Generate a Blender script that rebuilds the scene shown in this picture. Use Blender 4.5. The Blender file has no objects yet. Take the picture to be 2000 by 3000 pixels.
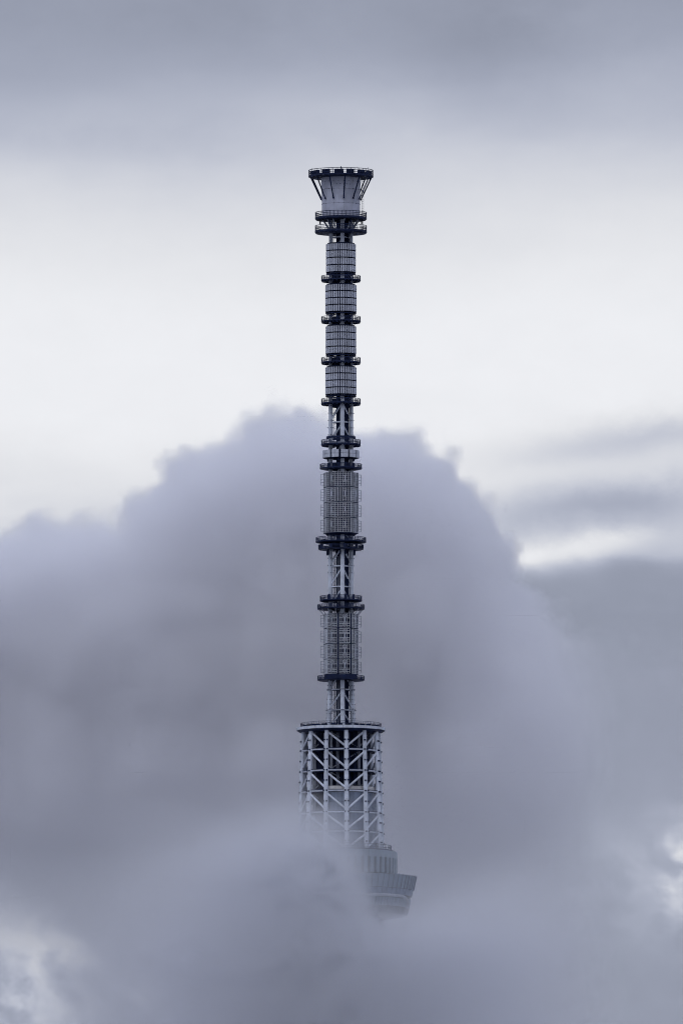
import bpy, math, random
from math import sin, cos, tan, atan, atan2, pi, radians, sqrt
from mathutils import Vector, Matrix

random.seed(7)
SC = bpy.context.scene
COL = SC.collection

# ------------------------------------------------------------------ camera
# The photographer stands about 5.8 km from the tower with a very long lens.
DIST, CAM_Z, LOOK_Z = 5800.0, 50.0, 549.7
SCALE = 11.92                                   # photo pixels per metre at the tower
PITCH = atan((LOOK_Z - CAM_Z) / DIST)
F_PX = SCALE * sqrt(DIST ** 2 + (LOOK_Z - CAM_Z) ** 2)
def Z(row):
    """height above ground on the tower axis, read from a photo row"""
    return CAM_Z + DIST * tan(PITCH + atan((1500.0 - row) / F_PX))
def X(column):
    return (column - 998.3) / SCALE

cam_data = bpy.data.cameras.new('camera')
cam_data.sensor_fit = 'HORIZONTAL'
cam_data.sensor_width = 10.0
cam_data.lens = 10.0 * F_PX / 2000.0
cam_data.clip_start = 1.0
cam_data.clip_end = 60000.0
cam = bpy.data.objects.new('camera', cam_data)
COL.objects.link(cam)
cam.location = (0.14, -DIST, CAM_Z)
cam.rotation_euler = (pi / 2 + PITCH, 0, 0)
SC.camera = cam

# ------------------------------------------------------------------ small node language
class N:
    """builds math trees in shader and geometry node groups"""
    def __init__(self, tree):
        self.t = tree
    def link(self, v, sock):
        if isinstance(v, (int, float)):
            sock.default_value = v
        elif isinstance(v, (tuple, list)):
            sock.default_value = v
        else:
            self.t.links.new(v, sock)
    def m(self, op, a, b=0.0, c=0.0, clamp=False):
        n = self.t.nodes.new('ShaderNodeMath'); n.operation = op; n.use_clamp = clamp
        for v, s in zip((a, b, c), n.inputs):
            self.link(v, s)
        return n.outputs[0]
    def add(self, *a):
        r = a[0]
        for v in a[1:]:
            r = self.m('ADD', r, v)
        return r
    def sub(self, a, b): return self.m('SUBTRACT', a, b)
    def mul(self, *a):
        r = a[0]
        for v in a[1:]:
            r = self.m('MULTIPLY', r, v)
        return r
    def ss(self, v, lo, hi, to0=0.0, to1=1.0):
        n = self.t.nodes.new('ShaderNodeMapRange'); n.interpolation_type = 'SMOOTHSTEP'
        self.link(v, n.inputs['Value'])
        for k, s in (('From Min', lo), ('From Max', hi), ('To Min', to0), ('To Max', to1)):
            self.link(s, n.inputs[k])
        return n.outputs['Result']
    def xyz(self, v):
        n = self.t.nodes.new('ShaderNodeSeparateXYZ'); self.t.links.new(v, n.inputs[0])
        return n.outputs
    def vec(self, x, y, z):
        n = self.t.nodes.new('ShaderNodeCombineXYZ')
        for v, s in zip((x, y, z), n.inputs):
            self.link(v, s)
        return n.outputs[0]
    def noise(self, vec, scale, detail=4.0, rough=0.5, dist=0.0, ntype='FBM'):
        n = self.t.nodes.new('ShaderNodeTexNoise'); n.noise_dimensions = '3D'
        n.noise_type = ntype
        n.inputs['Scale'].default_value = scale; n.inputs['Detail'].default_value = detail
        n.inputs['Roughness'].default_value = rough; n.inputs['Distortion'].default_value = dist
        if vec is not None:
            self.t.links.new(vec, n.inputs['Vector'])
        return n.outputs[0]
    def voronoi(self, vec, scale, smooth=0.6):
        n = self.t.nodes.new('ShaderNodeTexVoronoi'); n.feature = 'SMOOTH_F1'
        n.inputs['Scale'].default_value = scale; n.inputs['Smoothness'].default_value = smooth
        self.t.links.new(vec, n.inputs['Vector'])
        return n.outputs['Distance']
    def curve(self, v, lo, hi, pts, vlo, vhi):
        """piecewise curve through pts [(x, value)]"""
        n = self.t.nodes.new('ShaderNodeFloatCurve')
        t = self.m('DIVIDE', self.sub(v, lo), hi - lo, clamp=True)
        self.t.links.new(t, n.inputs['Value'])
        c = n.mapping.curves[0]
        P = [((x - lo) / (hi - lo), (y - vlo) / (vhi - vlo)) for x, y in pts]
        P = [(min(max(x, 0), 1), min(max(y, 0), 1)) for x, y in P]
        c.points[0].location = P[0]; c.points[1].location = P[-1]
        for p in P[1:-1]:
            c.points.new(*p)
        for p in c.points:
            p.handle_type = 'AUTO_CLAMPED'
        n.mapping.update()
        return self.m('MULTIPLY_ADD', n.outputs[0], vhi - vlo, vlo)
    def blob(self, x, z, x0, z0, a, b, tilt=0.0):
        """soft elliptical bump around (x0, z0)"""
        ca, sa = cos(tilt), sin(tilt)
        dx, dz = self.sub(x, x0), self.sub(z, z0)
        u = self.mul(self.add(self.mul(dx, ca), self.mul(dz, sa)), 1.0 / a)
        v = self.mul(self.sub(self.mul(dz, ca), self.mul(dx, sa)), 1.0 / b)
        q = self.add(self.mul(u, u), self.mul(v, v))
        return self.m('POWER', 2.718, self.mul(q, -1.0))

# ------------------------------------------------------------------ world: a high overcast with a bright slot low down
SUN_EL, SUN_AZ = radians(42), radians(-35)
world = bpy.data.worlds.new('World'); SC.world = world
world.use_nodes = True
wt = world.node_tree
wt.nodes.clear()
W = N(wt)
w_out = wt.nodes.new('ShaderNodeOutputWorld')
w_bg = wt.nodes.new('ShaderNodeBackground')
wt.links.new(w_bg.outputs[0], w_out.inputs[0])
sky = wt.nodes.new('ShaderNodeTexSky'); sky.sky_type = 'NISHITA'
sky.sun_disc = False
sky.sun_elevation = SUN_EL
sky.sun_rotation = pi + SUN_AZ
sky.air_density = 1.0; sky.dust_density = 3.0; sky.ozone_density = 2.0
tc = wt.nodes.new('ShaderNodeTexCoord')
dirv = tc.outputs['Generated']
dx_, dy_, dz_ = W.xyz(dirv)
KM = DIST                                        # angles are given as metres at the tower's distance
az = W.mul(W.m('ARCTAN2', dx_, dy_), KM)
el = W.add(W.mul(W.m('ARCSINE', dz_), KM), 50.0)
# cloud texture, stretched along the horizon
pv = W.vec(W.mul(az, 1.0), 0.0, W.mul(el, 2.6))
n_big = W.sub(W.noise(pv, 0.0085, 4.0, 0.5), 0.5)
n_mid = W.sub(W.noise(pv, 0.03, 5.0, 0.55, 0.4), 0.5)
pv2 = W.vec(W.mul(az, 1.0), 7.0, W.mul(el, 1.3))
n_fin = W.sub(W.noise(pv2, 0.06, 5.0, 0.6), 0.5)
elw = W.add(el, W.mul(n_big, 30.0), W.mul(n_mid, 7.0))
azw = W.add(az, W.mul(n_mid, 26.0), W.mul(n_fin, 10.0))
elf = W.add(el, W.mul(n_mid, 7.0), W.mul(n_fin, 7.0))
def EL(row):                                     # elevation coordinate of a photo row
    return 50.0 + DIST * (PITCH + atan((1500.0 - row) / F_PX))
rows = [(3300, .30), (2950, .32), (2500, .325), (2150, .32), (1900, .318), (1740, .335), (1650, .58), (1560, .70), (1420, .80), (1250, .86), (1080, .87), (900, .85),
        (760, .80), (620, .73), (500, .645), (400, .535), (280, .455), (130, .38), (-100, .345), (-400, .36), (-700, .42), (-1100, .40)]
lum = W.curve(elw, EL(3400), EL(-1200), sorted((EL(r), v) for r, v in rows), 0.0, 1.0)
def blob(px, row, a, b, amt, tilt=0.0, fine=False):
    g = W.blob(azw if not fine else W.add(az, W.mul(n_fin, 9.0)), elf, X(px), EL(row), a / SCALE, b / SCALE, radians(tilt))
    return W.mul(g, amt)
streaks = W.add(
    blob(1750, 1300, 330, 60, -.20, 8), blob(2050, 1270, 260, 70, -.14, 4),
    blob(1640, 1490, 330, 75, -.26, 6), blob(1990, 1460, 300, 95, -.22, 4),
    blob(1700, 1605, 210, 34, .22, 9), blob(1540, 1640, 70, 40, .12),
    blob(1980, 1600, 220, 60, -.06, 8),
    blob(1390, 150, 260, 190, -.055, 20), blob(1120, 300, 240, 60, .03), blob(300, 330, 420, 80, .035),
    blob(520, 60, 380, 110, -.02),
    blob(1950, 2540, 260, 240, .05), blob(1800, 2470, 200, 60, .04, -30), blob(60, 2850, 420, 240, .04, -20))
# ragged bright gaps low in the corners
torn = W.ss(W.noise(W.vec(az, 31.0, W.mul(W.add(el, W.mul(az, .35)), 1.3)), 0.075, 5.0, 0.58, 0.3), 0.34, 0.66, 0.05, 1.3)
gaps = W.mul(W.add(
    blob(2025, 2520, 60, 130, .30, 30), blob(2010, 2660, 70, 100, .15, 0), blob(1880, 2600, 130, 150, .07),
    blob(50, 2740, 170, 130, .16, -30), blob(220, 2850, 200, 60, .20, -25), blob(465, 2900, 70, 45, .22, -35), blob(80, 2960, 320, 90, .18)), torn)
streaks = W.add(streaks, gaps)
# an overcast sky is brightest overhead
zenith = W.mul(W.ss(dz_, 0.115, 0.9), 0.36)
lum0 = W.add(lum, streaks, W.mul(n_mid, .04), W.mul(n_fin, .05))
lum = W.add(lum0, zenith)
lum = W.m('MAXIMUM', lum, 0.12)
# colour: dim parts are bluer, bright parts nearly white
t_ = W.ss(lum0, 0.28, 0.85)
mixc = wt.nodes.new('ShaderNodeMix'); mixc.data_type = 'RGBA'
wt.links.new(t_, mixc.inputs[0])
mixc.inputs[6].default_value = (0.905, 0.982, 1.25, 1)
mixc.inputs[7].default_value = (0.99, 1.0, 1.04, 1)
vm = wt.nodes.new('ShaderNodeVectorMath'); vm.operation = 'SCALE'
wt.links.new(mixc.outputs[2], vm.inputs[0]); wt.links.new(lum, vm.inputs['Scale'])
SKY_STRENGTH = 0.1
vs = wt.nodes.new('ShaderNodeVectorMath'); vs.operation = 'SCALE'
wt.links.new(vm.outputs[0], vs.inputs[0]); vs.inputs['Scale'].default_value = 1.0 / SKY_STRENGTH
cover = wt.nodes.new('ShaderNodeMix'); cover.data_type = 'RGBA'
cover.inputs[0].default_value = 0.97             # the cloud deck lets a little of the clear sky through
wt.links.new(sky.outputs[0], cover.inputs[6]); wt.links.new(vs.outputs[0], cover.inputs[7])
wt.links.new(cover.outputs[2], w_bg.inputs['Color'])
w_bg.inputs['Strength'].default_value = SKY_STRENGTH
world.cycles.sampling_method = 'MANUAL'
world.cycles.sample_map_resolution = 512

# ------------------------------------------------------------------ sun behind the overcast
sl = bpy.data.lights.new('sun', 'SUN')
sl.energy = 0.5; sl.angle = radians(35); sl.color = (1.0, 0.99, 0.98)
sun = bpy.data.objects.new('sun', sl); COL.objects.link(sun)
sd = Vector((sin(SUN_AZ) * cos(SUN_EL), -cos(SUN_AZ) * cos(SUN_EL), sin(SUN_EL)))    # towards the sun: behind the camera, to the left
sun.rotation_euler = sd.to_track_quat('Z', 'Y').to_euler()

SC.view_settings.view_transform = 'Standard'
SC.view_settings.look = 'None'
SC.view_settings.exposure = 0.0
SC.view_settings.gamma = 1.0
SC.view_settings.use_curve_mapping = False
SC.render.engine = 'CYCLES'
SC.cycles.use_denoising = True
SC.cycles.denoiser = 'OPENIMAGEDENOISE'
SC.cycles.max_bounces = 16
SC.cycles.volume_bounces = 13
SC.cycles.diffuse_bounces = 3
SC.cycles.glossy_bounces = 2
SC.cycles.volume_step_rate = 2.5
SC.cycles.volume_max_steps = 512
SC.cycles.use_adaptive_sampling = True
SC.cycles.adaptive_threshold = 0.04
SC.cycles.adaptive_min_samples = 12
SC.cycles.filter_width = 1.05
SC.cycles.use_light_tree = False
# ------------------------------------------------------------------ clouds: real fog volumes
def cloud_material(name, colour, density, aniso):
    m = bpy.data.materials.new(name); m.use_nodes = True
    t = m.node_tree; t.nodes.clear()
    o = t.nodes.new('ShaderNodeOutputMaterial')
    p = t.nodes.new('ShaderNodeVolumePrincipled')
    p.inputs['Color'].default_value = (*colour, 1)
    p.inputs['Density'].default_value = density
    p.inputs['Density Attribute'].default_value = 'density'
    p.inputs['Anisotropy'].default_value = aniso
    t.links.new(p.outputs[0], o.inputs['Volume'])
    return m

def cloud(name, lo, hi, voxel, material, field, label):
    """a fog volume between the corners lo and hi; field(n, position socket) gives the density 0..1"""
    me = bpy.data.meshes.new(name)
    vs = [(x, y, z) for x in (lo[0], hi[0]) for y in (lo[1], hi[1]) for z in (lo[2], hi[2])]
    me.from_pydata(vs, [], [(0, 1, 3, 2), (4, 6, 7, 5), (0, 4, 5, 1), (2, 3, 7, 6), (0, 2, 6, 4), (1, 5, 7, 3)])
    me.materials.append(material)
    o = bpy.data.objects.new(name, me); COL.objects.link(o)
    o['kind'] = 'stuff'; o['label'] = label; o['category'] = 'cloud'
    g = bpy.data.node_groups.new(name + '_density', 'GeometryNodeTree')
    g.interface.new_socket('Geometry', in_out='INPUT', socket_type='NodeSocketGeometry')
    g.interface.new_socket('Geometry', in_out='OUTPUT', socket_type='NodeSocketGeometry')
    g.nodes.new('NodeGroupInput'); go = g.nodes.new('NodeGroupOutput')
    vc = g.nodes.new('GeometryNodeVolumeCube')
    vc.inputs['Min'].default_value = lo; vc.inputs['Max'].default_value = hi
    for ax, a, b in zip('XYZ', lo, hi):
        vc.inputs['Resolution ' + ax].default_value = max(2, int(round((b - a) / voxel)))
    n = N(g)
    pos = g.nodes.new('GeometryNodeInputPosition').outputs[0]
    n.link(field(n, pos), vc.inputs['Density'])
    sm = g.nodes.new('GeometryNodeSetMaterial'); sm.inputs['Material'].default_value = material
    g.links.new(vc.outputs[0], sm.inputs[0]); g.links.new(sm.outputs[0], go.inputs[0])
    mod = o.modifiers.new('density', 'NODES'); mod.node_group = g
    return o

OUT = [(-400, 1540), (0, 1530), (50, 1510), (110, 1478), (250, 1492), (375, 1510), (392, 1425), (430, 1365), (480, 1330), (500, 1278), (535, 1278),
       (560, 1292), (610, 1262), (650, 1240), (700, 1215), (750, 1176), (830, 1160), (900, 1168), (950, 1200), (1060, 1225), (1130, 1218), (1200, 1222),
       (1260, 1262), (1340, 1312), (1390, 1362), (1440, 1400), (1465, 1455), (1480, 1500), (1495, 1570), (1515, 1625), (1535, 1668), (1600, 1735), (1700, 1790), (1850, 1830), (2100, 1850), (2400, 1860)]

def bank_field(n, pos):
    x, y, z = n.xyz(pos)
    big = n.sub(n.noise(pos, 0.022, 3.0, 0.5), 0.5)
    mid = n.sub(n.noise(pos, 0.075, 4.0, 0.55, 0.3), 0.5)
    off = n.vec(n.add(x, 57.0), n.add(y, 11.0), n.add(z, 23.0))
    lump = n.sub(0.45, n.voronoi(n.vec(n.add(x, n.mul(big, 30.0)), y, n.add(z, n.mul(big, 20.0))), 0.036, 0.35))
    puff = n.sub(0.45, n.voronoi(off, 0.085, 0.5))
    puff2 = n.sub(0.45, n.voronoi(off, 0.19, 0.5))
    fine = n.sub(n.noise(pos, 0.24, 3.0, 0.6), 0.5)
    xw = n.add(x, n.mul(mid, 5.0), n.mul(n.sub(n.voronoi(pos, 0.10, 0.4), 0.45), 11.0), n.mul(n.sub(n.voronoi(pos, 0.23, 0.4), 0.45), 6.0))
    top = n.curve(xw, X(-400), X(2400), [(X(a), Z(b)) for a, b in OUT], 420.0, 600.0)
    d = n.mul(n.sub(y, 62.0), 1 / 40.0)
    d2 = n.mul(d, d)
    s = n.sub(n.sub(n.add(top, 3.2), z), n.mul(d2, 40.0))
    s = n.add(s, n.mul(big, 3.5), n.mul(mid, 6.0), n.mul(puff, 8.0), n.mul(puff2, 5.5), n.mul(fine, 4.0))
    # the side turned to the tower leans back and stays clear of it
    front = n.add(n.sub(n.sub(y, 20.0), n.mul(n.m('MAXIMUM', n.sub(z, 445.0), 0.0), 0.20)), n.mul(mid, 6.0), n.mul(big, 12.0), n.mul(lump, 6.0))
    s = n.m('MINIMUM', s, front)
    core = n.ss(s, -1.0, 4.0)
    # thin places low in the bank where brighter cloud behind shows through
    hole = n.add(n.mul(n.blob(x, z, X(40), Z(2860), 42, 24, radians(-25)), .98), n.mul(n.blob(x, z, X(2040), Z(2570), 19, 24, 0.3), .98),
                 n.mul(n.blob(x, z, X(465), Z(2900), 7, 6), .8))
    core = n.mul(core, n.m('SUBTRACT', 1.0, hole, clamp=True))
    # to the lower right the bank thins out into the cloud beyond
    right = n.mul(n.ss(n.add(x, n.mul(big, 26.0), n.mul(mid, 8.0)), X(1440), X(1800)), n.ss(z, Z(1640), Z(1720)))
    core = n.mul(core, n.sub(1.0, n.mul(right, 0.965)))
    core = n.mul(core, n.ss(z, Z(2550), Z(2050), 0.15, 1.0))
    return n.mul(core, n.add(0.8, n.mul(mid, 0.8)))

def mist_field(n, pos):
    x, y, z = n.xyz(pos)
    big = n.sub(n.noise(pos, 0.035, 3.0, 0.5), 0.5)
    mid = n.sub(n.noise(pos, 0.11, 4.0, 0.6, 0.5), 0.5)
    wisp = n.sub(n.noise(n.vec(n.mul(x, 1.0), n.mul(y, .6), n.mul(z, 1.5)), 0.16, 5.0, 0.62, 0.8), 0.5)
    zw = n.add(z, n.mul(mid, 9.0), n.mul(wisp, 15.0), n.mul(big, 5.0))
    xw = n.add(x, n.mul(mid, 8.0), n.mul(wisp, 10.0))
    # upper limit of the mist in front of the tower: high on the left, low on the right
    top = n.curve(xw, X(300), X(1700), [(X(a), Z(b)) for a, b in
                  [(300, 2560), (600, 2470), (800, 2400), (880, 2390), (950, 2412), (1000, 2445), (1038, 2515), (1075, 2605), (1120, 2685), (1190, 2712), (1240, 2690), (1300, 2640), (1700, 2560)]], 400.0, 500.0)
    s = n.sub(top, zw)
    depth = n.mul(n.ss(y, -37.0, -29.0), n.ss(y, -13.0, -21.0))
    side = n.mul(n.ss(n.add(x, n.mul(big, 20.0)), -76.0, -8.0), n.ss(n.add(x, n.mul(big, 20.0)), 74.0, 14.0))
    depth = n.mul(depth, side)
    v = n.mul(n.ss(s, -7.0, 12.0), depth, n.ss(n.add(wisp, n.mul(mid, .5)), -0.22, 0.16, 0.12, 1.3))
    # thin haze hugging the lower lattice and the deck
    thin = n.mul(n.ss(zw, Z(2310), Z(2520)), depth, n.ss(x, 26.0, -10.0, 0.05, 0.3))
    # thick cloud under the deck
    low = n.mul(n.ss(n.add(zw, n.mul(wisp, 10.0)), Z(2670), Z(2800)), depth, 0.75)
    return n.m('MAXIMUM', n.add(v, thin, low), 0.0)

cloud('cloud_bank', (-135.0, 14.0, 396.0), (135.0, 100.0, 592.0), 1.25,
      cloud_material('cloud_bank_vapour', (0.984, 0.985, 1.0), 0.24, 0.45), bank_field,
      'grey billowing cumulus bank rising behind the tower mast')
cloud('cloud_mist', (-80.0, -38.0, 396.0), (80.0, -12.0, 502.0), 0.9,
      cloud_material('cloud_mist_vapour', (0.945, 0.95, 0.97), 0.19, 0.45), mist_field,
      'thin grey mist drifting across the lower lattice and deck of the tower')
# ------------------------------------------------------------------ materials
def material(name, colour, rough=0.55, metal=0.0, wear=0.25, streak=0.35, bump=0.02, scale=0.6, grime=(0.12, 0.11, 0.11)):
    """painted or weathered metal: patchy tone, rain streaks, fine relief"""
    m = bpy.data.materials.new(name); m.use_nodes = True
    t = m.node_tree; n = N(t)
    b = t.nodes['Principled BSDF']
    co = t.nodes.new('ShaderNodeNewGeometry').outputs['Position']
    x, y, z = n.xyz(co)
    patch = n.noise(co, scale, 5.0, 0.6)
    run = n.noise(n.vec(n.mul(x, 3.2), n.mul(y, 3.2), n.mul(z, 0.16)), 1.0, 4.0, 0.6)
    f = n.mul(n.ss(run, 0.52, 0.78), streak)
    mx = t.nodes.new('ShaderNodeMix'); mx.data_type = 'RGBA'
    t.links.new(f, mx.inputs[0])
    mx.inputs[6].default_value = (*colour, 1)
    mx.inputs[7].default_value = tuple(c * 0.45 + g * 0.35 for c, g in zip(colour, grime)) + (1,)
    tone = n.ss(patch, 0.25, 0.75, 1.0 - wear, 1.0 + wear * 0.5)
    tone = n.mul(tone, n.ss(t.nodes.new('ShaderNodeObjectInfo').outputs['Random'], 0.0, 1.0, 0.9, 1.08))
    sc_ = t.nodes.new('ShaderNodeVectorMath'); sc_.operation = 'SCALE'
    t.links.new(mx.outputs[2], sc_.inputs[0]); t.links.new(tone, sc_.inputs['Scale'])
    t.links.new(sc_.outputs[0], b.inputs['Base Color'])
    b.inputs['Metallic'].default_value = metal
    b.inputs['Specular IOR Level'].default_value = 0.15 if max(colour) < .07 else 0.4
    t.links.new(n.ss(patch, 0.3, 0.8, rough - 0.08, rough + 0.12), b.inputs['Roughness'])
    if bump == 0.0:
        return m
    bp = t.nodes.new('ShaderNodeBump'); bp.inputs['Strength'].default_value = 0.3; bp.inputs['Distance'].default_value = bump
    t.links.new(n.noise(co, 6.0, 3.0, 0.6), bp.inputs['Height'])
    t.links.new(bp.outputs[0], b.inputs['Normal'])
    return m

PAINT = material('white_blue_tower_paint', (0.60, 0.645, 0.74))
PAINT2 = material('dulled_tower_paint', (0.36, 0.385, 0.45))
RADOME = material('grey_antenna_cover', (0.56, 0.59, 0.68), 0.6, wear=0.12, streak=0.2, bump=0.0)
CLAD = material('grey_drum_cladding', (0.43, 0.45, 0.55), 0.5, wear=0.14, streak=0.25)
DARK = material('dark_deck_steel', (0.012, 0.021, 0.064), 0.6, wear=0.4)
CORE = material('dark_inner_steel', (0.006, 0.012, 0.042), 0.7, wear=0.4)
GALV = material('galvanised_bar', (0.60, 0.63, 0.70), 0.5, wear=0.25, streak=0.1)
SIDE = material('grey_side_bar', (0.16, 0.175, 0.23), 0.5, wear=0.25, streak=0.1)
GLASS = material('blue_grey_wall_panel', (0.15, 0.195, 0.285), 0.32, wear=0.15, streak=0.3)
PANE = material('dark_window_pane', (0.02, 0.03, 0.05), 0.12, wear=0.1, streak=0.1)
DECKWALL = material('pale_deck_cladding', (0.19, 0.25, 0.32), 0.35, wear=0.15, streak=0.3)
RUST = material('stained_coping', (0.56, 0.55, 0.55), 0.6, wear=0.3, streak=0.6, grime=(0.25, 0.13, 0.06))
GROUND = material('city_ground', (0.19, 0.195, 0.21), 0.9, wear=0.5, streak=0.0, scale=0.002)

# ------------------------------------------------------------------ mesh helpers
def P(r, a, z):
    """point at radius r, angle a (degrees, 0 faces the viewer, + to the right)"""
    a = radians(a)
    return Vector((r * sin(a), -r * cos(a), z))

class MB:
    def __init__(self):
        self.v = []; self.f = []
    def box(self, c, s, m=None):
        k = len(self.v)
        for dx in (-.5, .5):
            for dy in (-.5, .5):
                for dz in (-.5, .5):
                    p = Vector((dx * s[0], dy * s[1], dz * s[2]))
                    self.v.append((m @ p if m is not None else p) + Vector(c))
        self.f += [tuple(k + i for i in q) for q in ((0, 1, 3, 2), (4, 6, 7, 5), (0, 4, 5, 1), (2, 3, 7, 6), (0, 2, 6, 4), (1, 5, 7, 3))]
        return self
    def pbox(self, r, a, z, w, d, h):
        """box set radially: w along the rim, d outwards, h up"""
        return self.box(P(r, a, z), (w, d, h), Matrix.Rotation(radians(a), 3, 'Z'))
    def tube(self, p0, p1, r0, r1=None, n=8, caps=True):
        r1 = r0 if r1 is None else r1
        p0, p1 = Vector(p0), Vector(p1)
        q = (p1 - p0).to_track_quat('Z', 'Y')
        k = len(self.v)
        for p, r in ((p0, r0), (p1, r1)):
            for i in range(n):
                self.v.append(p + q @ Vector((r * cos(2 * pi * i / n), r * sin(2 * pi * i / n), 0)))
        for i in range(n):
            j = (i + 1) % n
            self.f.append((k + i, k + j, k + n + j, k + n + i))
        if caps:
            self.f.append(tuple(k + i for i in reversed(range(n)))); self.f.append(tuple(k + n + i for i in range(n)))
        return self
    def path(self, pts, rads, n=14):
        """tube through several points"""
        k = len(self.v)
        for i, (p, r) in enumerate(zip(pts, rads)):
            d = (pts[min(i + 1, len(pts) - 1)] - pts[max(i - 1, 0)])
            q = d.to_track_quat('Z', 'Y')
            for j in range(n):
                self.v.append(p + q @ Vector((r * cos(2 * pi * j / n), r * sin(2 * pi * j / n), 0)))
        for i in range(len(pts) - 1):
            for j in range(n):
                l = (j + 1) % n
                self.f.append((k + i * n + j, k + i * n + l, k + (i + 1) * n + l, k + (i + 1) * n + j))
        self.f.append(tuple(k + i for i in reversed(range(n)))); self.f.append(tuple(k + (len(pts) - 1) * n + i for i in range(n)))
        return self
    def lathe(self, prof, n=72, a0=None, a1=None):
        """closed profile [(r, z)] turned round the axis; with a0..a1 (degrees) only that arc, with end caps"""
        k = len(self.v); m = len(prof)
        full = a0 is None
        if full:
            ang = [360.0 * i / n for i in range(n)]
        else:
            ang = [a0 + (a1 - a0) * i / n for i in range(n + 1)]
        for a in ang:
            for r, z in prof:
                self.v.append(P(r, a, z))
        for i in range(n):
            i2 = (i + 1) % n if full else i + 1
            for j in range(m):
                l = (j + 1) % m
                self.f.append((k + i * m + j, k + i2 * m + j, k + i2 * m + l, k + i * m + l))
        if not full:
            self.f.append(tuple(k + j for j in range(m))); self.f.append(tuple(k + n * m + j for j in reversed(range(m))))
        return self
    def hoop(self, r, z, t=0.05, n=48, a0=None, a1=None):
        return self.lathe([(r - t, z - t), (r + t, z - t), (r + t, z + t), (r - t, z + t)], n, a0, a1)
    def mesh(self, name, mat):
        me = bpy.data.meshes.new(name)
        me.from_pydata([tuple(v) for v in self.v], [], self.f)
        me.materials.append(mat)
        me.polygons.foreach_set('use_smooth', [True] * len(me.polygons))
        me.set_sharp_from_angle(angle=radians(32))
        return me
    def build(self, name, mat, parent=None, kind=None, label=None):
        return place(self.mesh(name, mat), name, parent, kind=kind, label=label)

def place(me, name, parent=None, loc=(0, 0, 0), rz=0.0, kind=None, label=None):
    o = bpy.data.objects.new(name, me)
    COL.objects.link(o)
    o.location = loc; o.rotation_euler = (0, 0, rz)
    if parent is not None:
        o.parent = parent
    if kind: o['kind'] = kind
    if label: o['label'] = label
    return o

# ------------------------------------------------------------------ ground
g = MB()
g.v = [Vector((0, 0, 0))] + [Vector((42000 * cos(2 * pi * i / 64), 42000 * sin(2 * pi * i / 64), 0)) for i in range(64)]
g.f = [(0, 1 + i, 1 + (i + 1) % 64) for i in range(64)]
g.build('ground', GROUND, kind='structure')

# ------------------------------------------------------------------ the tower
tower = bpy.data.objects.new('broadcasting_tower', None)
COL.objects.link(tower)
tower['label'] = 'tall pale steel broadcasting tower with stacked antenna rings rising out of the cloud'
tower['category'] = 'tower'

def A(zy): return Z(460 + zy / 5.2267)
def B(zy): return Z(880 + zy / 5.2267)
def C(zy): return Z(1250 + zy / 5.2267)
def D(zy): return Z(1680 + zy / 5.2267)
def E(zy): return Z(2080 + zy / 4.3556)
def F(zy): return Z(2380 + zy / 3.4087)
U = 1.0 / 62.3                                   # metres per unit in the A..D close-ups
PH = 8.0                                         # the tower is turned 8 degrees from the line of sight

def mast_r(z):                                   # radius of the circle through the four mast columns
    if z > D(1640): return 2.45 + (A(900) - z) / (A(900) - D(1640)) * 0.16
    return 2.61 + max(0.0, (D(1640) - z) / (D(1640) - E(250))) ** 1.5 * 0.52

# ---- mast columns, ties and braces
z_top, z_bot = A(900), E(230)
COLS = [PH + 90 * k for k in range(4)]
for a in COLS:
    zs = [z_top + (z_bot - z_top) * i / 24 for i in range(25)]
    c = MB().path([P(mast_r(z), a, z) for z in zs], [0.50 + 0.07 * i / 24 for i in range(25)], 18).build('mast_column', PAINT, tower)
    st = MB()
    for lo, hi in ((D(70), C(1905)), (B(2075), B(1615)), (E(225), D(1650))):
        z = hi
        while z > lo:
            for d in (0, 90, 180, 270):
                if abs((a + d) % 360) < 20 and a == PH:
                    continue
                q = P(mast_r(z), a, z) + P(0.60, a + d, 0)
                st.box(q, (0.22, 0.24, 0.17), Matrix.Rotation(radians(a + d), 3, 'Z'))
            z -= 1.8 if lo != E(225) else 1.15
    st.build('step_lug', DARK, c, kind='stuff')
TIES = [2081.8 - 60.3 * k for k in range(24)]
TIES = [r for r in TIES if r > 690]
def mast_open(row):                              # rows where the open mast shows
    return 640 < row < 720 or 795 < row < 840 or 910 < row < 960 or 1035 < row < 1080 or 1155 < row < 1385 or 1555 < row < 1805 or 1980 < row < 2135
for i, row in enumerate(TIES):
    z = Z(row)
    for k in range(4):
        a, b = COLS[k], COLS[k] + 90
        if mast_open(row):
            MB().tube(P(mast_r(z), a, z), P(mast_r(z), b, z), 0.17, n=10).build('tie_beam', PAINT, tower)
        if not (mast_open(row + 15) or mast_open(row + 45)):
            continue
        hi, lo = (a, b) if k in (0, 2) else (b, a)
        z1 = Z(row + 4); z2 = Z(min(row + 56, 2136))
        MB().tube(P(mast_r(z1) + .05, hi, z1), P(mast_r(z2), lo, z2), 0.19, n=10).build('brace', PAINT, tower)
for row, r in ((2021.5, 3.55), (2081.8, 3.75)):
    MB().lathe([(r - .30, Z(row) - .05), (r, Z(row) - .05), (r, Z(row) + .05), (r - .30, Z(row) + .05)], 48).build('ring_walk', SIDE, tower)
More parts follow.
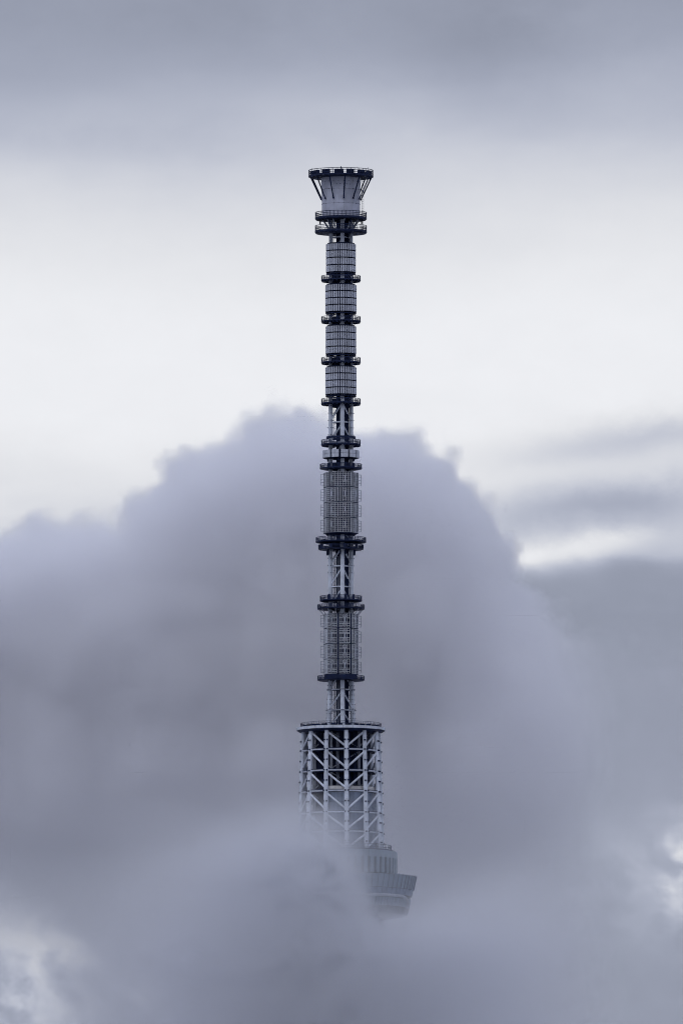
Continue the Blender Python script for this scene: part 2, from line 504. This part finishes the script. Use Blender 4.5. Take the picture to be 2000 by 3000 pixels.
# dark duct, cables and ladder inside the mast
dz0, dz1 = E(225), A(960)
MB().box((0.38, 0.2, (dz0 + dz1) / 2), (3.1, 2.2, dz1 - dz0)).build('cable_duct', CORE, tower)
lad = MB()
for xx in (-1.72, -1.35):
    lad.box((xx, -0.2, (dz0 + dz1) / 2), (0.07, 0.07, dz1 - dz0))
z = dz0
while z < dz1:
    lad.box((-1.53, -0.2, z), (0.34, 0.06, 0.06)); z += 0.9
lad.build('ladder', DARK, tower)
for xx, yy, rr, m in ((-0.75, -0.9, .07, PAINT2), (-0.55, -1.0, .05, SIDE), (0.2, -1.05, .06, SIDE), (1.15, -1.05, .07, DARK), (-1.5, 0.3, .06, SIDE)):
    MB().tube((xx, yy, dz0), (xx, yy, D(-260)), rr, n=6).build('cable', m, tower)

# ---- service decks
def deck(r, rail, top, bottom, r_in=2.2, posts=40, rails=3, under=None, cone=0.0, name='service_deck', mat=DARK):
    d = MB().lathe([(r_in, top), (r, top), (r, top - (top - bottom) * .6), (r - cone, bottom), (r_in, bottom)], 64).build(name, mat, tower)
    rl = MB()
    ra = r - 0.08
    for k in range(posts):
        p = P(ra, 360.0 * k / posts + 2, top)
        rl.box(p + Vector((0, 0, (rail - top) / 2)), (0.11, 0.11, rail - top))
    for k in range(rails):
        rl.hoop(ra, top + (rail - top) * (1 - k * .36), 0.055 if k else 0.065, 64)
    rl.build('railing', DARK, d)
    if under:
        br = MB()
        for k in range(under):
            br.pbox(r - 0.55, 360.0 * k / under, bottom - .14, 0.35, 0.8, 0.3)
        br.build('bracket_ring', DARK, d, kind='stuff')
    return d

crown = deck(7.98, A(203), A(283), A(318), 4.6, 44, 3, cone=.5, name='crown_deck')
for k, a in enumerate((-57, -31, -4, 19, 45, 72, 98, 124, 150, 176, 202, 228, 252, 277)):
    MB().pbox(7.1, a, A(283) + .52, 1.75 + .25 * (k % 3), .7, 1.0 + .1 * (k % 2)).build('equipment_cabinet', DARK, crown)
MB().tube((0.0, -6.6, A(283)), (0.0, -6.6, A(283) + 1.75), .09).build('lightning_rod', DARK, crown)
for a, h in ((-70, 1.7), (-18, 1.5), (33, 1.55), (64, 1.8), (110, 1.7)):
    MB().tube(P(7.5, a, A(283)), P(7.5, a, A(283) + h), .055, n=6).build('whip_aerial', DARK, crown)
for k in range(12):
    a = PH + 30 * k
    s = MB().tube(P(7.5, a, A(312)), P(4.95, a, A(645)), 0.17, n=8).build('strut', DARK, crown)
    MB().pbox(4.95, a, A(645), .34, .3, .42).build('foot_plate', DARK, s)
lad = MB()
for dx in (-.2, .2):
    lad.box((5.35 + dx, -.6, (A(312) + A(925)) / 2), (.07, .07, A(312) - A(925)))
z = A(920)
while z < A(315):
    lad.box((5.35, -.6, z), (.4, .05, .05)); z += .55
lad.build('ladder', DARK, crown)

# drum under the crown, clad in curved plates
ROWS = [A(318) - .02, A(500), A(722), A(930) + .01]
drum = MB().lathe([(4.2, A(316) - .01), (4.82, A(316) - .01), (4.66, A(700)), (4.64, A(930)), (4.2, A(930))], 72).build('drum', CORE, tower)
def drum_r(z): return 4.70 + .20 * max(0.0, (z - A(700)) / (A(316) - A(700))) ** 1.5
for k in range(12):
    a0 = PH + 30 * k + .22; a1 = a0 + 30 - .44
    for j in range(3):
        zt, zb = ROWS[j] - .025, ROWS[j + 1] + .025
        zz = [zt + (zb - zt) * i / 4 for i in range(5)]
        prof = [(drum_r(q), q) for q in zz] + [(drum_r(q) - .1, q) for q in reversed(zz)]
        MB().lathe(prof, 6, a0, a1).build('cladding_plate', CLAD, drum)
bolts = MB()
for k in range(24):
    for zy in (385, 500, 722, 838):
        bolts.pbox(drum_r(A(zy)) + .02, PH + 15 * k, A(zy), .15, .1, .13)
bolts.build('fixing_bolt', DARK, drum, kind='stuff')
for a in (-12, -2, 17.6, 27.4):
    MB().pbox(drum_r(A(435)) + .02, a, A(435), .38, .08, .13).build('vent', DARK, drum)

d2 = deck(6.37, A(848), A(922), A(965), 2.0, 40, 3, cone=.25)
for k in range(6):
    MB().pbox(5.1, 60 * k + 28, A(995), .35, .35, .9).build('floodlight', DARK, d2)
d3 = deck(6.40, A(1053), A(1128), A(1172), 2.0, 40, 3, cone=.25)
for k in range(12):
    a = PH + 30 * k
    MB().tube(P(2.75, a - 4, A(1125)), P(4.55, a + 4 * (-1) ** k, A(955)), .16, n=8).build('fan_strut', PAINT, d3)
lad = MB()
for dx in (-.22, .22):
    lad.box((5.2 + dx, -.6, (A(965) + A(1128)) / 2), (.08, .08, A(965) - A(1128)))
z = A(1125)
while z < A(965):
    lad.box((5.2, -.6, z), (.44, .06, .06)); z += .5
lad.build('ladder', DARK, d3)

# ---- digital antenna groups: four rings of slim covers in each
def panel_mesh(w, d, h):
    b = .05
    m = MB()
    # slightly bevelled cover: a box with chamfered front edges
    prof = [(-w / 2, d / 2), (-w / 2, -d / 2 + b), (-w / 2 + b, -d / 2), (w / 2 - b, -d / 2), (w / 2, -d / 2 + b), (w / 2, d / 2)]
    n = len(prof)
    for z in (-h / 2, h / 2):
        m.v += [Vector((x, y, z)) for x, y in prof]
    for i in range(n):
        j = (i + 1) % n
        m.f.append((i, j, n + j, n + i))
    m.f.append(tuple(reversed(range(n)))); m.f.append(tuple(range(n, 2 * n)))
    return m
N_PANEL = 40
def antenna_group(z_hi, z_lo, r, tiers=4):
    pitch = (z_hi - z_lo) / tiers
    h = pitch * 0.84
    pm = panel_mesh(0.335, 0.20, h).mesh('antenna_panel', RADOME)
    for t in range(tiers):
        zc = z_hi - pitch * (t + .5) + pitch * .06
        prof = [(2.9, zc + h * .5 + .02), (r - .26, zc + h * .5 + .02), (r - .26, zc - h * .5), (r - .02, zc - h * .5 - .02), (r - .02, zc - h * .5 - .12), (2.9, zc - h * .5 - .12)]
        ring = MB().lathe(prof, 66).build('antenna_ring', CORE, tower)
        back = MB()
        for k in range(N_PANEL):
            a = 360.0 * k / N_PANEL + 1.5
            s = (a + 180) % 360 - 180
            if abs(s) < 73.5:
                place(pm, 'antenna_panel', ring, P(r - .10, a, zc), radians(a))
            else:
                back.pbox(r - .10, a, zc, .335, .20, h)
        back.build('antenna_panel_rear', RADOME, ring, kind='stuff')
    MB().lathe([(2.6, z_hi + .02), (r - .35, z_hi + .02), (r - .35, z_hi + .28), (2.6, z_hi + .28)], 60).build('ring_lid', DARK, tower)
    MB().lathe([(2.6, z_lo - .30), (r - .1, z_lo - .30), (r - .05, z_lo - .08), (2.6, z_lo - .08)], 60).build('ring_base', DARK, tower)
antenna_group(A(1335), A(1778), 3.68)
antenna_group(A(1962), B(190), 3.85)
antenna_group(B(400), B(832), 3.77)
antenna_group(B(1028), B(1456), 3.84)

def small_deck(rail, top, bottom, hang_top, r=4.88):
    d = deck(r, rail, top, bottom, 2.4, 30, 3, under=30)
    for k in range(8):
        a = PH + 45 * k + 22
        MB().box(P(3.58, a, (hang_top + top) / 2), (.10, .10, hang_top - top)).build('hanger', DARK, d)
    return d
small_deck(A(1822), A(1876), A(1893), A(1785))
small_deck(B(252), B(312), B(330), B(198))
small_deck(B(882), B(942), B(960), B(838))
small_deck(B(1512), B(1568), B(1588), B(1466))
de = small_deck(B(2142), B(2198), B(2218), B(2105))
MB().lathe([(3.3, B(2118)), (3.6, B(2118)), (3.6, B(2085)), (3.3, B(2085))], 60).build('ring_band', DARK, de)
for rows in (A(1880), B(318), B(948), B(1575)):
    MB().lathe([(1.6, rows - 1.0), (2.25, rows - 1.0), (2.25, rows + 1.1), (1.6, rows + 1.1)], 40).build('mast_collar', CORE, tower)

# ---- ring of wide box antennas
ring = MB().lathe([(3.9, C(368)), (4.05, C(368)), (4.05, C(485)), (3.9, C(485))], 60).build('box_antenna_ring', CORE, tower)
for a in range(0, 360, 45):
    MB().tube(P(2.6, a + PH, C(425)), P(4.0, a + PH, C(425)), .12).build('ring_arm', DARK, ring)
for (zt, zb) in ((C(368), C(421)), (C(427), C(482))):
    hh = zt - zb
    for k in range(12):
        for j in range(4):
            a = 11.5 + 30 * k + (j - 1.5) * 5.7
            w = (.42, .36, .40, .44)[j]
            MB().pbox(4.28, a, (zt + zb) / 2, w, .48, hh).build('box_antenna', RADOME, ring)
MB().lathe([(2.6, C(500)), (4.3, C(488)), (4.3, C(484)), (2.6, C(484))], 60).build('ring_base', DARK, ring)
for a in (PH, PH - 90, PH + 90, PH + 180):
    MB().pbox(3.2, a - 18, C(505), .5, .4, .9).build('junction_box', DARK, tower)

df = deck(5.19, C(578), C(630), C(660), 2.2, 34, 3, cone=.8)
for a in COLS:
    for d in (-14, 14):
        MB().pbox(3.15, a + d, C(595), .35, .5, 1.3).build('clamp', DARK, df)
MB().lathe([(1.7, C(612)), (2.25, C(612)), (2.25, C(555)), (1.7, C(555))], 40).build('mast_collar', CORE, df)

# ---- two groups of lattice panels around the mast
R_OCT = 4.36; AP = R_OCT * cos(radians(22.5))
def grid_mesh(w, h, cols, rows, t):
    m = MB()
    for x in cols:
        m.box((x * w / 2, 0, 0), (t, t, h))
    for z in rows:
        m.box((0, -.01, z * h / 2), (w, t, t))
    return m
H_P = 3.45
def radiator_mesh(bar, d):
    m = MB()
    for y in (0.06, -d):
        m.box((0, y, 0), (bar, bar, H_P * .78))
    for k in range(5):
        m.box((0, (0.06 - d) / 2, H_P * .39 * (-1 + k * .5)), (bar * .9, d + .06, bar))
    return m
def plate_mesh():
    return MB().box((0, -.36, .22), (.23, .10, 1.28))
def loops_mesh(t):
    m = MB()
    for zc in (1.12, -1.0):
        for dx in (-.42, .42):
            m.box((dx, -.1, zc), (t, t, .62))
        for dz in (-.31, .31):
            m.box((0, -.1, zc + dz), (.84, t, t))
    for zc in (-.45, .75):
        m.box((0, -.1, zc), (1.3, t, t))
    return m
def lin(a, b, n): return [a + (b - a) * i / (n - 1) for i in range(n)]
def lattice_group(rows, w, cols, hr, t, label):
    gm = grid_mesh(w, H_P, cols, hr, t).mesh('lattice_panel', GALV)
    rm = radiator_mesh(.075, 1.05).mesh('radiator_frame', SIDE)
    pm = plate_mesh().mesh('radiator_plate', PAINT)
    lm = loops_mesh(t * .9).mesh('dipole_loop', GALV)
    core = MB().lathe([(1.9, rows[0] + .05), (3.4, rows[0] + .05), (3.4, rows[-1] - H_P - .1), (1.9, rows[-1] - H_P - .1)], 40).build('lattice_core', CORE, tower)
    for zt in rows:
        for k in range(8):
            a = 13 + 45 * k
            o = place(gm, 'lattice_panel', core, P(AP, a, zt - H_P / 2), radians(a))
            o2 = place(rm, 'radiator_frame', core, P(AP, a, zt - H_P / 2), radians(a))
            if abs((a + 180) % 360 - 180) < 100:
                place(pm, 'radiator_plate', core, P(AP, a, zt - H_P / 2), radians(a))
                place(lm, 'dipole_loop', core, P(AP, a, zt - H_P / 2), radians(a))
        # dark tray between the tiers
        tr = MB()
        for k in range(8):
            a = 13 + 45 * k
            tr.box(P(AP - .35, a, zt - H_P - .12), (3.1, .75, .12), Matrix.Rotation(radians(a), 3, 'Z'))
        tr.build('tier_tray', DARK, core, kind='stuff')
    for k in range(8):
        a = 35.5 + 45 * k
        MB().box(P(R_OCT - .28, a, (rows[0] + rows[-1] - H_P) / 2), (.2, .2, rows[0] - rows[-1] + H_P), Matrix.Rotation(radians(a), 3, 'Z')).build('corner_post', PAINT if k == 6 and w < 3 else DARK, core)
    return core
g1 = [C(711), C(946), C(1181), C(1416)]
lattice_group(g1, 3.22, lin(-1, 1, 9), lin(-1, 1, 8), .07, 'upper')
MB().lathe([(2.3, C(1632)), (4.1, C(1632)), (3.5, C(1668)), (2.3, C(1668))], 8).build('lattice_base', DARK, tower)
g2 = [D(628), D(866), D(1101), D(1333)]
lattice_group(g2, 2.62, [-1, -.62, -.2, .05, .5, 1], [-1, -.76, -.5, -.28, .3, .42, .72, 1], .095, 'lower')

dg = deck(6.20, C(1703), C(1757), C(1787), 2.2, 44, 3, cone=1.6)
dh = deck(5.55, C(1815), C(1868), C(1888), 2.3, 26, 3, cone=.3)
for k in range(10):
    a = 36 * k + 10
    MB().pbox(5.35, a, C(1840), .55, .5, 1.0).build('junction_box', DARK, dh)
for a in COLS:
    for d in (-9, 9):
        MB().pbox(3.35, a + d * 1.2, C(1922), .32, .45, 1.5).build('bracket', DARK, dh)
MB().lathe([(1.7, C(1860)), (2.3, C(1860)), (2.3, C(1785)), (1.7, C(1785))], 40).build('mast_collar', CORE, dh)
for a in (PH + 4, PH + 26):
    MB().pbox(3.25, a, C(1822), .42, .12, .42).build('lamp_housing', PAINT, dh)

di = deck(5.19, D(353), D(408), D(438), 2.3, 34, 3, cone=.5)
for a in COLS:
    for d in (-15, 15):
        MB().pbox(3.15, a + d, D(368), .34, .4, 1.5).build('clamp', DARK, di)
dj = deck(5.80, D(485), D(533), D(556), 2.3, 38, 3, cone=.1)
for k in range(16):
    a = PH + 22.5 * k
    MB().tube(P(5.5, a, D(550)), P(4.15, a, D(650)), .085, n=6).build('strut', PAINT2, dj)
dk = deck(5.80, D(1578), D(1626), D(1645), 2.3, 38, 3, cone=.1)
MB().lathe([(2.6, D(1570)), (4.1, D(1570)), (4.1, D(1628)), (2.6, D(1628))], 40).build('lattice_base', DARK, dk)
# ------------------------------------------------------------------ wide lattice drum under the mast
PX = 1.0 / 51.9
def lat_r(z): return 9.30 + (E(290) - z) / (E(290) - E(1300)) * 0.60
rim_t, rim_b = E(235), E(272)
disc = MB().lathe([(0.5, rim_t - .06), (10.8, rim_t - .06), (10.8, rim_b), (10.1, E(292)), (8.2, E(300)), (0.5, E(300))], 96).build('roof_disc', DARK, tower)
for k in range(28):
    a0 = 360.0 / 28 * k + 3 + .16
    MB().lathe([(10.72, rim_t), (10.92, rim_t), (10.92, rim_b + .05), (10.72, rim_b + .05)], 4, a0, a0 + 360 / 28 - .32).build('fascia_panel', PAINT, disc)
rl = MB()
zr0, zr1 = rim_t - .06, E(178)
for k in range(110):
    rl.box(P(9.85, 360 / 110 * k, (zr0 + zr1) / 2), (.07, .07, zr1 - zr0))
for q in (1.0, .62, .3):
    rl.hoop(9.85, zr0 + (zr1 - zr0) * q, .035, 90)
rl.build('railing', DARK, disc)
for k in range(30):
    a = 12 * k + random.uniform(-2, 2)
    MB().pbox(9.35, a, rim_t + .26, random.uniform(.8, 1.7), .6, .56).build('equipment_box', DARK, disc)

BEAMS = [E(534), E(803), E(1065), E(1337), E(1585), E(1835)]
LV = [E(297)] + BEAMS
z_low = E(2000)
MESHED = {}
for k in range(12):
    a = PH + 30 * k
    c = MB().tube(P(lat_r(E(292)), a, E(292)), P(lat_r(z_low), a, z_low), .51, .60, 20).build('lattice_column', PAINT, tower)
    br = None
    for i in range(len(LV) - 1):
        for q in (0.5, 1.0):
            z = LV[i] + (LV[i + 1] - LV[i]) * q
            for d in (-2.2, 2.2):
                MB().pbox(lat_r(z) + .58, a + d, z + .02, .40, .22, .34).build('bracket', DARK, c)
    for z in BEAMS:
        MB().tube(P(lat_r(z), a, z), P(lat_r(z), a + 30, z), .20, n=12).build('ring_beam', PAINT, tower)
        MB().tube(P(lat_r(z) + .15, a + 4, z + .3), P(lat_r(z) + .15, a + 26, z + .3), .07, n=6).build('cable_tray', DARK, tower)
HI = {8: 38, 38: 68, 68: 98, -22: -22, -52: -52, -82: -52}
for k in range(12):
    a = int(PH + 30 * k); s = (a + 180) % 360 - 180
    top_at = HI.get(s, s if k % 2 else s + 30)
    bot_at = s if top_at != s else s + 30
    for i in range(len(LV) - 1):
        z1 = LV[i] - (.5 if i else .1); z2 = LV[i + 1] + .55
        MB().tube(P(lat_r(z1), top_at, z1), P(lat_r(z2), bot_at, z2), .265, n=14).build('diagonal_brace', PAINT, tower)

# inside: dark core, floors, inner columns and braces
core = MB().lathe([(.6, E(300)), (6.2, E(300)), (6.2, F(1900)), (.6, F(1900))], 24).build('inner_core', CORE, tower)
for z in BEAMS:
    MB().lathe([(6.1, z - .05), (8.3, z - .05), (8.3, z - .35), (6.1, z - .35)], 48).build('floor_ring', CORE, core)
IC = [-20 + 60 * k for k in range(6)]
for a in IC:
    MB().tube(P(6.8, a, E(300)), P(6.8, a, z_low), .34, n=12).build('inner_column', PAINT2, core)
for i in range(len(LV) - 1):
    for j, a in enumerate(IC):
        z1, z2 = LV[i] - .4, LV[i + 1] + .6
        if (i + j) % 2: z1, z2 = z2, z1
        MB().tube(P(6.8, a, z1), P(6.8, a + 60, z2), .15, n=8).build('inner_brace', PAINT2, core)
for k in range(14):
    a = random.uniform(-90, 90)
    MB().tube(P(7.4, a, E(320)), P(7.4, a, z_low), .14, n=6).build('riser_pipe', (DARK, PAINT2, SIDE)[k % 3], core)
crane = MB().tube(P(8.2, 40, E(915)), P(8.4, 66, E(925)), .09).build('hoist_beam', DARK, core)

# wall of metal panels behind the front right columns
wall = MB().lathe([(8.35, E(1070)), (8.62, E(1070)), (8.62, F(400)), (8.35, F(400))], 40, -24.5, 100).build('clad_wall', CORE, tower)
n_w = 19
wz = [E(1078) - 2.43 * i for i in range(7)]
for i in range(6):
    for k in range(n_w):
        a0 = -24.5 + 124.5 / n_w * k + .16
        MB().lathe([(8.64, wz[i] - .03), (8.70, wz[i] - .03), (8.70, wz[i + 1] + .03), (8.64, wz[i + 1] + .03)], 2, a0, a0 + 124.5 / n_w - .32).build('wall_panel', GLASS, wall)
for k in range(4):
    MB().lathe([(8.5, E(1003)), (8.95, E(1003)), (8.95, E(1050)), (8.5, E(1050))], 8, -24.5 + 31.1 * k + .1, -24.5 + 31.1 * (k + 1) - .1).build('coping', RUST, wall)
MB().lathe([(8.4, E(1052)), (8.85, E(1052)), (8.85, E(1074)), (8.4, E(1074))], 40, -24.5, 100).build('gutter', DARK, wall)

# ------------------------------------------------------------------ upper observation deck, mostly in cloud
F_U = 1.0 / 40.6
deck_body = MB().lathe([(4.3, F(405)), (13.45, F(405)), (13.45, F(632)), (4.3, F(632))], 96).build('observation_deck', PANE, tower)
for k in range(48):                                  # upper storey: pale piers with dark glass between
    a = 7.5 * k
    MB().pbox(13.62, a + 3.75, (F(475) + F(628)) / 2, 1.02, .42, F(475) - F(628)).build('pier', DECKWALL, deck_body)
    MB().lathe([(13.5, F(405)), (13.84, F(405)), (13.84, F(474)), (13.5, F(474))], 3, a + .12, a + 7.38).build('parapet_panel', DECKWALL, deck_body)
rl = MB()
for k in range(90):
    rl.box(P(12.4, 4 * k, (F(340) + F(405)) / 2), (.10, .10, F(340) - F(405)))
for q in (F(342), F(372)):
    rl.hoop(12.4, q, .05, 80)
rl.build('railing', DARK, deck_body)
MB().lathe([(11.6, F(388)), (12.9, F(388)), (12.9, F(404)), (11.6, F(404))], 72).build('roof_kerb', DARK, deck_body)
def skirt_r(zy): return 18.45 - (zy - 655) / (1040 - 655) * 2.1
low = MB().lathe([(12.5, F(640)), (18.2, F(660)), (skirt_r(1040) - .25, F(1040)), (11.0, F(1075)), (11.0, F(700))], 108).build('observation_gallery', PANE, tower)
def skirt_row(z0, z1, n, mat, proud, name, gap=.14, a_lo=-100, a_hi=100):
    me = None
    for k in range(n):
        a = 360.0 / n * k; s = (a + 180) % 360 - 180
        if not (a_lo <= s <= a_hi):
            continue
        if me is None:
            r0, r1 = skirt_r(z0), skirt_r(z1)
            me = MB().lathe([(r0 - .2, F(z0)), (r0 + proud, F(z0)), (r1 + proud, F(z1)), (r1 - .2, F(z1))], 2, gap, 360.0 / n - gap).mesh(name, mat)
        place(me, name, low, (0, 0, 0), radians(a))
skirt_row(655, 785, 72, DECKWALL, .05, 'wall_panel', .3)
skirt_row(790, 850, 72, GLASS, .0, 'window_panel', .16)
skirt_row(884, 965, 120, DECKWALL, .0, 'glazing_panel', .45)
skirt_row(970, 1038, 120, PANE, .0, 'soffit_panel', .3)
for k in range(72):
    s = (5 * k + 180) % 360 - 180
    if abs(s) < 100:
        MB().tube(P(skirt_r(650) + .12, s, F(648)), P(skirt_r(788) + .12, s, F(788)), .10, n=6).build('mullion', SIDE, low)
# pale handrail-like tube of the sloping walkway, bending down at its right end
pts = [P(skirt_r(866) + .30, a, F(866)) for a in range(-100, 57, 3)]
for q in range(1, 9):
    t = q / 8
    zy = 866 + 110 * (1 - cos(t * pi / 2)); a = 56 + 17 * sin(t * pi / 2)
    pts.append(P(skirt_r(zy) + .30, a, F(zy)))
MB().path(pts, [.38] * len(pts), 8).build('walkway_tube', PAINT2, low)

# the shaft goes on down through the cloud to the ground
MB().lathe([(.6, F(1040)), (9.5, F(1040)), (13.0, 200.0), (16.0, 0.0), (.6, 0.0)], 48).build('shaft', PAINT2, tower)
